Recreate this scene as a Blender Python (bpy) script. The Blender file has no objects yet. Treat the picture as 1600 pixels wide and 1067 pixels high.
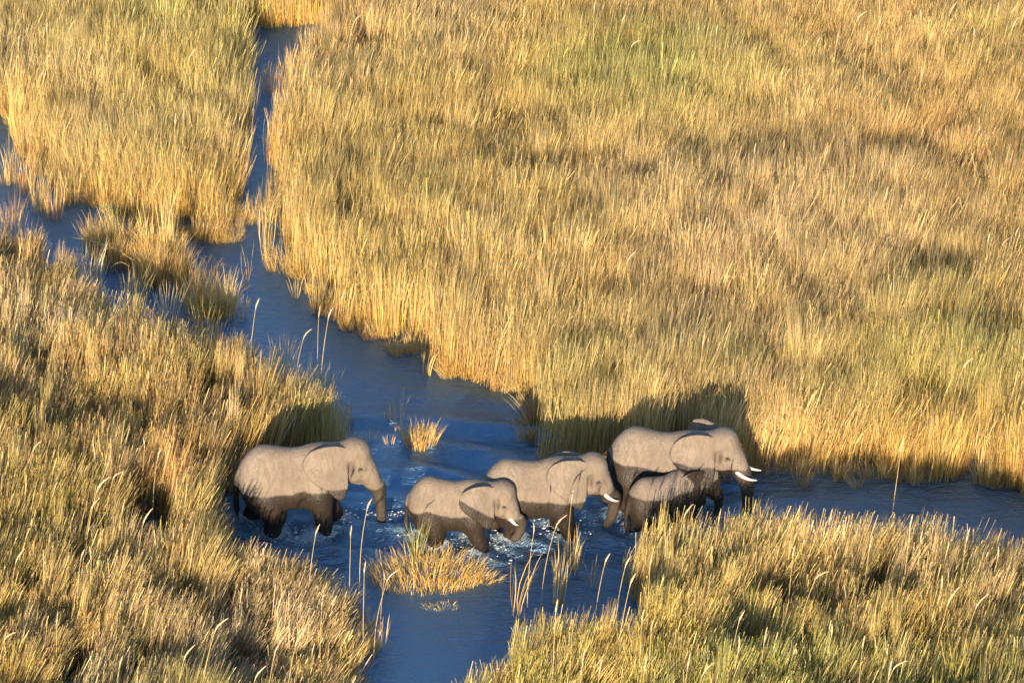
import bpy, math, random
import numpy as np
from mathutils import Vector, Matrix

R = math.radians
rng = np.random.default_rng(11)
random.seed(5)
scene = bpy.context.scene
COL = scene.collection

# ------------------------------------------------------------------ camera
W0, H0 = 1600.0, 1067.0
FPX = 5051.0                       # focal length in photo pixels
PITCH = R(27.0)                    # camera looks down this much
DIST = 70.0
# origin of the place: the water among the elephants, seen at about (800, 780)
_ang = PITCH + math.atan((780 - H0 / 2) / FPX)
CAM = Vector((0.0, -DIST * math.cos(_ang), DIST * math.sin(_ang)))
cam_d = bpy.data.cameras.new("camera")
cam_d.sensor_width = 36.0
cam_d.lens = 36.0 * FPX / W0
cam_d.clip_start = 1.0
cam_d.clip_end = 2000.0
cam = bpy.data.objects.new("camera", cam_d)
COL.objects.link(cam)
cam.location = CAM
cam.rotation_euler = (math.pi / 2 - PITCH, 0, 0)
scene.camera = cam

# ------------------------------------------------------------------ sky, sun, exposure
SUN_EL, SUN_AZ = R(12.0), R(8.0)   # low sun behind the viewer, a little to the left
world = bpy.data.worlds.new("World")
scene.world = world
world.use_nodes = True
wn = world.node_tree
bgn = wn.nodes["Background"]
sky = wn.nodes.new("ShaderNodeTexSky")
sky.sky_type = 'NISHITA'
sky.sun_disc = False
sky.sun_elevation = SUN_EL
sky.sun_rotation = math.pi + SUN_AZ
sky.altitude = 950
sky.dust_density = 0.2
sky.ozone_density = 2.0
wn.links.new(sky.outputs[0], bgn.inputs[0])
bgn.inputs[1].default_value = 0.15
sun_d = bpy.data.lights.new("sun", 'SUN')
sun_d.energy = 5.0
sun_d.angle = R(0.5)
sun_d.color = (1.0, 0.83, 0.60)
sun = bpy.data.objects.new("sun", sun_d)
COL.objects.link(sun)
sdir = Vector((math.sin(SUN_AZ) * math.cos(SUN_EL), math.cos(SUN_AZ) * math.cos(SUN_EL), -math.sin(SUN_EL)))
sun.rotation_euler = sdir.to_track_quat('-Z', 'Y').to_euler()
sun.location = (-10, -80, 40)
vs = scene.view_settings
vs.view_transform = 'Standard'
vs.look = 'None'
vs.exposure = 1.2
vs.gamma = 1.0
vs.use_curve_mapping = False
scene.cycles.max_bounces = 3
scene.cycles.diffuse_bounces = 1
scene.cycles.glossy_bounces = 2
scene.cycles.transmission_bounces = 2
scene.cycles.transparent_max_bounces = 2
scene.cycles.caustics_reflective = False
scene.cycles.caustics_refractive = False
scene.cycles.debug_use_spatial_splits = True
scene.cycles.use_denoising = True
scene.cycles.denoising_prefilter = 'NONE'
scene.cycles.adaptive_threshold = 0.02

# ------------------------------------------------------------------ photo pixel <-> place
sp, cp = math.sin(PITCH), math.cos(PITCH)


def at(px, py, z=0.0):
    """point of the place at height z seen at photo pixel (px, py)"""
    dx = (px - W0 / 2) / FPX
    dy = -(py - H0 / 2) / FPX
    d = Vector((dx, cp + dy * sp, -sp + dy * cp))
    t = (z - CAM.z) / d.z
    return CAM + d * t


def to_px(x, y, z=0.0):
    vx, vy, vz = x - CAM.x, y - CAM.y, z - CAM.z
    depth = vy * cp - vz * sp
    up = vy * sp + vz * cp
    return W0 / 2 + FPX * vx / depth, H0 / 2 - FPX * up / depth


def ppm(py):
    """photo pixels for one metre across at ground row py"""
    g = at(800, py)
    return FPX / ((g.y - CAM.y) * cp - (0 - CAM.z) * sp)


def in_poly(px, py, poly):
    inside = np.zeros(px.shape, bool)
    n = len(poly)
    for i in range(n):
        x0, y0 = poly[i]
        x1, y1 = poly[(i + 1) % n]
        if y0 == y1:
            continue
        c = ((y0 > py) != (y1 > py)) & (px < (x1 - x0) * (py - y0) / (y1 - y0) + x0)
        inside ^= c
    return inside


_perm = np.random.default_rng(3).random((256, 256))


def vnoise(x, y):
    xi, yi = np.floor(x).astype(int), np.floor(y).astype(int)
    fx, fy = x - xi, y - yi
    fx, fy = fx * fx * (3 - 2 * fx), fy * fy * (3 - 2 * fy)
    g = lambda a, b: _perm[a % 256, b % 256]
    return (g(xi, yi) * (1 - fx) + g(xi + 1, yi) * fx) * (1 - fy) + (g(xi, yi + 1) * (1 - fx) + g(xi + 1, yi + 1) * fx) * fy


def fnoise(x, y, oct=3):
    s, a, t = 0, 1.0, 0
    for o in range(oct):
        s = s + a * vnoise(x * 2 ** o + 17.3 * o, y * 2 ** o + 5.1 * o)
        t += a
        a *= .5
    return s / t


# ------------------------------------------------------------------ helpers
def tag(o, label=None, cat=None, group=None, kind=None):
    if label: o["label"] = label
    if cat: o["category"] = cat
    if group: o["group"] = group
    if kind: o["kind"] = kind
    return o


def link(o, parent=None):
    COL.objects.link(o)
    if parent: o.parent = parent
    return o


def mesh_obj(name, V, F, mat=None, parent=None, smooth=False, attrs=None):
    me = bpy.data.meshes.new(name)
    V = np.asarray(V, np.float32)
    me.from_pydata(V.tolist() if len(V) < 200 else V, [], F if isinstance(F, list) else F.tolist())
    if attrs:
        for k, (typ, arr) in attrs.items():
            a = me.attributes.new(k, typ, 'POINT')
            a.data.foreach_set({'FLOAT': 'value', 'INT': 'value', 'FLOAT_VECTOR': 'vector', 'FLOAT_COLOR': 'color'}[typ], np.ascontiguousarray(arr).ravel())
    if smooth:
        me.polygons.foreach_set("use_smooth", np.ones(len(me.polygons), bool))
    if mat: me.materials.append(mat)
    me.update()
    return link(bpy.data.objects.new(name, me), parent)


def new_mat(name):
    m = bpy.data.materials.new(name)
    m.use_nodes = True
    nt = m.node_tree
    return m, nt, nt.nodes["Principled BSDF"], nt.nodes["Material Output"]


def nd(nt, typ, **kw):
    n = nt.nodes.new(typ)
    for k, v in kw.items():
        setattr(n, k, v)
    return n


def mathn(nt, op, a, b=None, c=None):
    n = nd(nt, 'ShaderNodeMath', operation=op)
    for i, v in enumerate((a, b, c)):
        if v is None: continue
        if isinstance(v, (int, float)): n.inputs[i].default_value = v
        else: nt.links.new(v, n.inputs[i])
    return n.outputs[0]


def mixc(nt, f, a, b, mode='MIX'):
    n = nd(nt, 'ShaderNodeMix', data_type='RGBA', blend_type=mode)
    for s, v in ((n.inputs[0], f), (n.inputs[6], a), (n.inputs[7], b)):
        if isinstance(v, (int, float)): s.default_value = v
        elif isinstance(v, tuple): s.default_value = v
        else: nt.links.new(v, s)
    return n.outputs[2]


# ------------------------------------------------------------------ materials
def blade_material(name, kind):
    """leaf blades: colour runs from the base tint to the tip tint, each blade a little different"""
    m, nt, bs, out = new_mat(name)
    t = nd(nt, 'ShaderNodeAttribute', attribute_name='t').outputs['Fac']
    r = nd(nt, 'ShaderNodeAttribute', attribute_name='r').outputs['Vector']
    sep = nd(nt, 'ShaderNodeSeparateXYZ')
    nt.links.new(r, sep.inputs[0])
    A = nd(nt, 'ShaderNodeAttribute', attribute_name='tA', attribute_type=kind).outputs['Color']
    B = nd(nt, 'ShaderNodeAttribute', attribute_name='tB', attribute_type=kind).outputs['Color']
    tt = mathn(nt, 'MULTIPLY_ADD', sep.outputs[2], 0.3, t)
    mr = nd(nt, 'ShaderNodeMapRange', interpolation_type='SMOOTHSTEP')
    nt.links.new(tt, mr.inputs[0])
    mr.inputs[1].default_value, mr.inputs[2].default_value = 0.2, 0.95
    c = mixc(nt, mr.outputs[0], A, B)
    # some blades are dry straw, some fresh
    dry = mathn(nt, 'GREATER_THAN', sep.outputs[1], 0.78)
    c = mixc(nt, mathn(nt, 'MULTIPLY', dry, 0.6), c, (0.78, 0.58, 0.29, 1))
    fresh = mathn(nt, 'LESS_THAN', sep.outputs[1], 0.14)
    c = mixc(nt, mathn(nt, 'MULTIPLY', fresh, 0.55), c, (0.30, 0.30, 0.055, 1))
    brown = mathn(nt, 'LESS_THAN', mathn(nt, 'ABSOLUTE', mathn(nt, 'SUBTRACT', sep.outputs[1], 0.22)), 0.06)
    c = mixc(nt, mathn(nt, 'MULTIPLY', brown, 0.6), c, (0.40, 0.21, 0.13, 1))
    v = mathn(nt, 'MULTIPLY_ADD', sep.outputs[0], 0.8, 0.62)
    hs = nd(nt, 'ShaderNodeHueSaturation')
    nt.links.new(c, hs.inputs['Color'])
    nt.links.new(v, hs.inputs['Value'])
    nt.links.new(hs.outputs[0], bs.inputs['Base Color'])
    bs.inputs['Roughness'].default_value = 0.65
    bs.inputs['Specular IOR Level'].default_value = 0.2
    tr = nd(nt, 'ShaderNodeBsdfTranslucent')
    nt.links.new(hs.outputs[0], tr.inputs[0])
    mx = nd(nt, 'ShaderNodeMixShader')
    mx.inputs[0].default_value = 0.28
    nt.links.new(bs.outputs[0], mx.inputs[1])
    nt.links.new(tr.outputs[0], mx.inputs[2])
    nt.links.new(mx.outputs[0], out.inputs[0])
    return m


BLADE = blade_material("grass_blades", 'INSTANCER')
BLADE_G = blade_material("plant_blades", 'GEOMETRY')


def simple_mat(name, col, rough=0.6, spec=0.3, nscale=20.0, var=0.25):
    m, nt, bs, out = new_mat(name)
    tc = nd(nt, 'ShaderNodeTexCoord')
    n = nd(nt, 'ShaderNodeTexNoise')
    n.inputs['Scale'].default_value = nscale
    n.inputs['Detail'].default_value = 4
    nt.links.new(tc.outputs['Object'], n.inputs['Vector'])
    lo = tuple(c * (1 - var) for c in col) + (1,)
    hi = tuple(min(1, c * (1 + var)) for c in col) + (1,)
    nt.links.new(mixc(nt, n.outputs[0], lo, hi), bs.inputs['Base Color'])
    bs.inputs['Roughness'].default_value = rough
    bs.inputs['Specular IOR Level'].default_value = spec
    return m


IVORY = simple_mat("tusk_ivory", (0.52, 0.48, 0.40), 0.35, 0.5, 6, 0.08)
EYE = simple_mat("eye_dark", (0.02, 0.014, 0.01), 0.15, 0.5)
STEM = simple_mat("reed_stem", (0.62, 0.44, 0.18), 0.5, 0.3, 5, 0.25)
PLUME = simple_mat("reed_plume", (0.60, 0.46, 0.29), 0.8, 0.1, 30, 0.2)
MUD = simple_mat("mud", (0.07, 0.05, 0.03), 0.8, 0.3, 1.5, 0.4)


def skin_material():
    m, nt, bs, out = new_mat("elephant_skin")
    tc = nd(nt, 'ShaderNodeTexCoord')
    ob = tc.outputs['Object']

    def noise(scale, detail=5, rough=.55):
        n = nd(nt, 'ShaderNodeTexNoise')
        n.inputs['Scale'].default_value = scale
        n.inputs['Detail'].default_value = detail
        n.inputs['Roughness'].default_value = rough
        nt.links.new(ob, n.inputs['Vector'])
        return n.outputs[0]
    n1, n2, n3 = noise(1.6), noise(9, 6, .65), noise(40, 4)
    wet = nd(nt, 'ShaderNodeAttribute', attribute_name='wet').outputs['Fac']
    stain_shade = nd(nt, 'ShaderNodeAttribute', attribute_name='stain_shade').outputs['Fac']
    mrn = nd(nt, 'ShaderNodeMapRange')
    nt.links.new(n1, mrn.inputs[0])
    mrn.inputs[1].default_value, mrn.inputs[2].default_value = .3, .7
    dry_c = mixc(nt, mrn.outputs[0], (0.150, 0.111, 0.079, 1), (0.250, 0.192, 0.144, 1))
    dry_c = mixc(nt, mathn(nt, 'MULTIPLY', n2, 0.35), dry_c, (0.150, 0.115, 0.086, 1))
    wet_c = mixc(nt, n1, (0.026, 0.0175, 0.011, 1), (0.043, 0.029, 0.019, 1))
    wet_c = mixc(nt, mathn(nt, 'MULTIPLY', n2, 0.4), wet_c, (0.021, 0.0145, 0.0095, 1))
    mpc = nd(nt, 'ShaderNodeMapping')
    mpc.inputs['Scale'].default_value = (7, 7, 1.6)
    nt.links.new(ob, mpc.inputs[0])
    cr = nd(nt, 'ShaderNodeTexNoise')
    cr.inputs['Scale'].default_value = 1.0
    cr.inputs['Detail'].default_value = 5
    cr.inputs['Distortion'].default_value = .6
    nt.links.new(mpc.outputs[0], cr.inputs['Vector'])
    crease_shade = mathn(nt, 'SUBTRACT', 1.0, mathn(nt, 'MINIMUM', mathn(nt, 'MULTIPLY', mathn(nt, 'ABSOLUTE', mathn(nt, 'SUBTRACT', cr.outputs[0], .5)), 16.0), 1.0))  # shade of skin folds drawn into the colour as thin lines, no relief
    dry_c = mixc(nt, mathn(nt, 'MULTIPLY', crease_shade, mathn(nt, 'MULTIPLY', n1, .85)), dry_c, (0.10, 0.075, 0.055, 1))
    wet_c = mixc(nt, mathn(nt, 'MULTIPLY', crease_shade, .45), wet_c, (0.014, 0.009, 0.006, 1))
    c = mixc(nt, wet, dry_c, wet_c)
    c = mixc(nt, stain_shade, c, (0.03, 0.022, 0.016, 1))
    nt.links.new(c, bs.inputs['Base Color'])
    mr = nd(nt, 'ShaderNodeMapRange')
    nt.links.new(wet, mr.inputs[0])
    mr.inputs[3].default_value, mr.inputs[4].default_value = 0.85, 0.5
    nt.links.new(mr.outputs[0], bs.inputs['Roughness'])
    bs.inputs['Specular IOR Level'].default_value = 0.3
    vo = nd(nt, 'ShaderNodeTexVoronoi', feature='DISTANCE_TO_EDGE')
    vo.inputs['Scale'].default_value = 16
    mp = nd(nt, 'ShaderNodeMapping')
    mp.inputs['Scale'].default_value = (1, 1, .45)
    nt.links.new(ob, mp.inputs[0])
    nt.links.new(mp.outputs[0], vo.inputs['Vector'])
    h = mathn(nt, 'ADD', mathn(nt, 'MULTIPLY', n2, 1.0), mathn(nt, 'MULTIPLY', mathn(nt, 'MINIMUM', vo.outputs[0], 0.12), 2.0))
    h = mathn(nt, 'ADD', h, mathn(nt, 'MULTIPLY', n3, .3))
    bp = nd(nt, 'ShaderNodeBump')
    bp.inputs['Strength'].default_value = 0.5
    bp.inputs['Distance'].default_value = 0.04
    nt.links.new(h, bp.inputs['Height'])
    nt.links.new(bp.outputs[0], bs.inputs['Normal'])
    return m


SKIN = skin_material()


def water_material():
    m, nt, bs, out = new_mat("water")
    tc = nd(nt, 'ShaderNodeTexCoord')
    foam = nd(nt, 'ShaderNodeAttribute', attribute_name='foam').outputs['Fac']
    murk = nd(nt, 'ShaderNodeAttribute', attribute_name='murk').outputs['Fac']

    def noise(scale, sc=(1, 1, 1), detail=4, rough=.6):
        n = nd(nt, 'ShaderNodeTexNoise')
        n.inputs['Scale'].default_value = scale
        n.inputs['Detail'].default_value = detail
        n.inputs['Roughness'].default_value = rough
        mp = nd(nt, 'ShaderNodeMapping')
        mp.inputs['Scale'].default_value = sc
        nt.links.new(tc.outputs['Object'], mp.inputs[0])
        nt.links.new(mp.outputs[0], n.inputs['Vector'])
        return n.outputs[0]
    fn = noise(15, (1, 1.8, 1), 8, .78)
    mr = nd(nt, 'ShaderNodeMapRange')
    nt.links.new(mathn(nt, 'MULTIPLY_ADD', foam, 0.5, mathn(nt, 'MULTIPLY_ADD', fn, 1.0, -0.5)), mr.inputs[0])
    mr.inputs[1].default_value, mr.inputs[2].default_value = 0.16, 0.36
    fm = mathn(nt, 'MULTIPLY', mr.outputs[0], mathn(nt, 'MINIMUM', mathn(nt, 'MULTIPLY', foam, 4.0), 1.0))
    deep = mixc(nt, noise(.35), (0.0045, 0.015, 0.040, 1), (0.006, 0.020, 0.050, 1))  # blue of the reflected sky is put into the base colour
    deep = mixc(nt, murk, deep, (0.030, 0.021, 0.013, 1))
    c = mixc(nt, fm, deep, (0.70, 0.68, 0.64, 1))
    nt.links.new(c, bs.inputs['Base Color'])
    ro = nd(nt, 'ShaderNodeMapRange')
    nt.links.new(fm, ro.inputs[0])
    ro.inputs[3].default_value, ro.inputs[4].default_value = 0.36, 0.8
    nt.links.new(ro.outputs[0], bs.inputs['Roughness'])
    bs.inputs['IOR'].default_value = 3.5
    bs.inputs['Specular Tint'].default_value = (0.40, 0.70, 1.0, 1)  # reflections tinted towards sky blue as well
    h = mathn(nt, 'ADD', mathn(nt, 'MULTIPLY', noise(2.2, (1, 2.2, 1)), 1.0), mathn(nt, 'MULTIPLY', noise(9, (1, 2, 1)), .35))
    ch = mathn(nt, 'MULTIPLY', mathn(nt, 'MINIMUM', mathn(nt, 'MULTIPLY', foam, 3.0), 1.0), noise(14, (1, 1.5, 1), 6, .7))
    h = mathn(nt, 'ADD', h, mathn(nt, 'MULTIPLY', ch, 1.2))
    near = nd(nt, 'ShaderNodeAttribute', attribute_name='chop').outputs['Fac']
    h = mathn(nt, 'ADD', h, mathn(nt, 'MULTIPLY', near, mathn(nt, 'MULTIPLY', noise(4.5, (1, 2.4, 1), 3, .5), .25)))
    bp = nd(nt, 'ShaderNodeBump')
    bp.inputs['Strength'].default_value = 0.9
    bp.inputs['Distance'].default_value = 0.12
    nt.links.new(h, bp.inputs['Height'])
    nt.links.new(bp.outputs[0], bs.inputs['Normal'])
    return m


WATER = water_material()

# ------------------------------------------------------------------ elephants: where they stand (photo pixel of the near front foot at the water line)
SUBM = 0.34    # how deep their feet stand

# ------------------------------------------------------------------ setting: ground and water
g = mesh_obj("ground", [(-400, -300, -.7), (400, -300, -.7), (400, 500, -.7), (-400, 500, -.7)], [(0, 1, 2, 3)], MUD)
tag(g, "dark muddy marsh bed under the shallow water", "ground", kind="structure")


def build_water(wakes, feet):
    # fine grid where the elephants wade, coarser beyond, flat far away
    xs = np.concatenate([[-300, -60, -25], np.arange(-16, -9, .25), np.arange(-9, 9, .06), np.arange(9, 16.1, .25), [25, 60, 300]])
    ys = np.concatenate([[-250, -60, -25], np.arange(-16, -4.5, .2), np.arange(-4.5, 6, .06), np.arange(6, 28, .25), [40, 80, 400]])
    X, Y = np.meshgrid(xs, ys, indexing='ij')
    Z = np.zeros_like(X)
    foam = np.zeros_like(X)
    near = np.exp(-((X + .3) / 6.5) ** 4 - ((Y - .8) / 3.6) ** 4)
    # long swells pushed ahead of and behind the animals
    ph = Y * 2.6 + .9 * np.sin(X * .55 + .8) + 3 * fnoise(X * .35 + 40, Y * .35 + 9)
    Z += near * (.05 + .07 * fnoise(X * .6 + 3, Y * .6)) * np.sin(ph * 1.9)
    Z += near * .03 * np.sin(X * 3.1 + Y * 4.2 + 4 * fnoise(X * .8, Y * .8 + 20))
    Z += near * .05 * (fnoise(X * 2.2 + 7, Y * 3.4, 4) - .5)
    for (fx, fy, rad, st) in feet:
        d2 = ((X - fx) ** 2 + (1.5 * (Y - fy)) ** 2)
        e = st * np.exp(-d2 / rad ** 2)
        foam = np.maximum(foam, e)
        dd = np.sqrt(d2)
        Z += st * .05 * np.exp(-dd / 1.1) * np.sin(dd * 9)
    chop = (fnoise(X * 5 + 1, Y * 6 + 2, 3) - .5)
    Z += foam * chop * .34
    streak = np.clip((fnoise(X * 1.3 + 8, Y * 3 + 3, 3) - .55) * 4, 0, 1)
    foam = np.maximum(foam, near * .25 * streak)
    murk = np.exp(-((X - .6) / 4.0) ** 2 - ((Y + 1.6) / 1.6) ** 2) * .8
    nx, ny = X.shape
    I = np.arange(nx * ny).reshape(nx, ny)
    F = np.stack([I[:-1, :-1], I[1:, :-1], I[1:, 1:], I[:-1, 1:]], -1).reshape(-1, 4)
    V = np.stack([X, Y, Z], -1).reshape(-1, 3)
    o = mesh_obj("water", V, F, WATER, smooth=True, attrs={'foam': ('FLOAT', foam.astype(np.float32)), 'murk': ('FLOAT', murk.astype(np.float32)), 'chop': ('FLOAT', near.astype(np.float32))})
    tag(o, "blue rippled marsh water stirred white around the elephants' legs", "water", kind="structure")


# ------------------------------------------------------------------ elephants
def surface_nets(F, org, h):
    s = F < 0
    n = F.shape
    c = tuple(k - 1 for k in n)
    P = np.zeros(c + (3,), np.float32)
    cnt = np.zeros(c, np.float32)
    offs = [(0, 0, 0), (1, 0, 0), (0, 1, 0), (1, 1, 0), (0, 0, 1), (1, 0, 1), (0, 1, 1), (1, 1, 1)]
    sl = lambda o: tuple(slice(o[i], o[i] + c[i]) for i in range(3))
    for a in range(8):
        for ax in range(3):
            if offs[a][ax]: continue
            b = list(offs[a]); b[ax] = 1
            fa, fb = F[sl(offs[a])], F[sl(b)]
            m = (fa < 0) != (fb < 0)
            t = np.where(m, fa / np.where(m, fa - fb, 1), 0)
            for k in range(3):
                P[..., k] += m * (offs[a][k] + (t if k == ax else 0))
            cnt += m
    act = cnt > 0
    idx = -np.ones(c, np.int64)
    idx[act] = np.arange(act.sum())
    ijk = np.argwhere(act)
    V = (ijk + P[act] / cnt[act][:, None]) * h + org
    quads = []
    for ax in range(3):
        b, d = [(1, 2), (2, 0), (0, 1)][ax]
        lo = [slice(1, c[i]) for i in range(3)]
        lo[ax] = slice(0, c[ax])
        hi = list(lo); hi[ax] = slice(1, c[ax] + 1)
        s0, s1 = s[tuple(lo)], s[tuple(hi)]
        m = s0 != s1
        base = np.argwhere(m)
        base[:, b] += 1; base[:, d] += 1

        def cell(db, dd):
            q = base.copy(); q[:, b] -= db; q[:, d] -= dd
            return idx[q[:, 0], q[:, 1], q[:, 2]]
        q = np.stack([cell(1, 1), cell(0, 1), cell(0, 0), cell(1, 0)], -1)
        flip = ~s0[m]
        q[flip] = q[flip][:, ::-1]
        quads.append(q)
    return V, np.concatenate(quads)


class Field:
    def __init__(self, lo, hi, h):
        self.h = h
        self.org = np.array(lo, float)
        n = np.ceil((np.array(hi) - self.org) / h).astype(int) + 1
        self.ax = [self.org[i] + h * np.arange(n[i]) for i in range(3)]
        self.F = np.full(n, 9.0, np.float32)

    def box(self, lo, hi):
        sl = tuple(slice(max(0, int((lo[i] - self.org[i]) / self.h)), max(0, int((hi[i] - self.org[i]) / self.h) + 2)) for i in range(3))
        g_ = np.meshgrid(*[self.ax[i][sl[i]] for i in range(3)], indexing='ij')
        return sl, g_

    def add(self, sl, d, k):
        f = self.F[sl]
        if k > 0:
            hh = np.maximum(k - np.abs(f - d), 0) / k
            self.F[sl] = np.minimum(f, d) - hh * hh * k * .25
        else:
            self.F[sl] = np.minimum(f, d)

    def sub(self, sl, d, k):
        f = self.F[sl]
        hh = np.maximum(k - np.abs(f + d), 0) / k
        self.F[sl] = np.maximum(f, -d) + hh * hh * k * .25

    def ell(self, c, r, k=.15, rot=None, cut=False):
        c = np.array(c, float); m = max(r) + k + .1
        sl, g_ = self.box(c - m, c + m)
        p = [g_[i] - c[i] for i in range(3)]
        if rot is not None:
            Rm = np.array(rot.transposed())
            p = [Rm[i][0] * p[0] + Rm[i][1] * p[1] + Rm[i][2] * p[2] for i in range(3)]
        k0 = np.sqrt(sum((p[i] / r[i]) ** 2 for i in range(3)))
        k1 = np.sqrt(sum((p[i] / r[i] ** 2) ** 2 for i in range(3))) + 1e-6
        d = k0 * (k0 - 1) / k1
        (self.sub if cut else self.add)(sl, d.astype(np.float32), k)

    def cone(self, a, b, ra, rb, k=.1):
        a, b = np.array(a, float), np.array(b, float)
        m = max(ra, rb) + k + .06
        sl, g_ = self.box(np.minimum(a, b) - m, np.maximum(a, b) + m)
        ab = b - a
        t = np.clip(sum((g_[i] - a[i]) * ab[i] for i in range(3)) / max(ab @ ab, 1e-9), 0, 1)
        d = np.sqrt(sum((g_[i] - a[i] - t * ab[i]) ** 2 for i in range(3))) - (ra + (rb - ra) * t)
        self.add(sl, d.astype(np.float32), k)

    def chain(self, pts, k=.1):
        # smooth the polyline, then sweep round cones along it
        P = np.array(pts, float)
        n = len(P)
        out = []
        for i in range(n - 1):
            p0, p1, p2, p3 = P[max(i - 1, 0)], P[i], P[i + 1], P[min(i + 2, n - 1)]
            for t in np.linspace(0, 1, 5)[:-1]:
                out.append(.5 * (2 * p1 + (p2 - p0) * t + (2 * p0 - 5 * p1 + 4 * p2 - p3) * t ** 2 + (3 * p1 - p0 - 3 * p2 + p3) * t ** 3))
        out.append(P[-1])
        for q0, q1 in zip(out[:-1], out[1:]):
            self.cone(q0[:3], q1[:3], q0[3], q1[3], k)


EAR = [(-.06, .24), (.02, .33), (.25, .36), (.52, .33), (.74, .22), (.83, .05), (.80, -.14), (.67, -.30), (.50, -.42), (.34, -.54), (.18, -.68), (.04, -.70), (-.06, -.50), (-.08, -.2), (-.08, .08)]


def smooth_loop(P, m=4):
    P = np.array(P, float); n = len(P); out = []
    for i in range(n):
        p0, p1, p2, p3 = P[i - 1], P[i], P[(i + 1) % n], P[(i + 2) % n]
        for t in np.arange(m) / m:
            out.append(.5 * (2 * p1 + (p2 - p0) * t + (2 * p0 - 5 * p1 + 4 * p2 - p3) * t ** 2 + (3 * p1 - p0 - 3 * p2 + p3) * t ** 3))
    return np.array(out)


EARP = smooth_loop(EAR, 3)


def poly_sdf(u, v, P):
    d = np.full(u.shape, 1e9)
    ins = np.zeros(u.shape, bool)
    n = len(P)
    for i in range(n):
        a, b = P[i], P[(i + 1) % n]
        e = b - a
        w0, w1 = u - a[0], v - a[1]
        t = np.clip((w0 * e[0] + w1 * e[1]) / (e @ e + 1e-12), 0, 1)
        d = np.minimum(d, (w0 - e[0] * t) ** 2 + (w1 - e[1] * t) ** 2)
        if a[1] != b[1]:
            ins ^= ((a[1] > v) != (b[1] > v)) & (u < e[0] * (v - a[1]) / e[1] + a[0])
    d = np.sqrt(d)
    return np.where(ins, -d, d)


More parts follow.
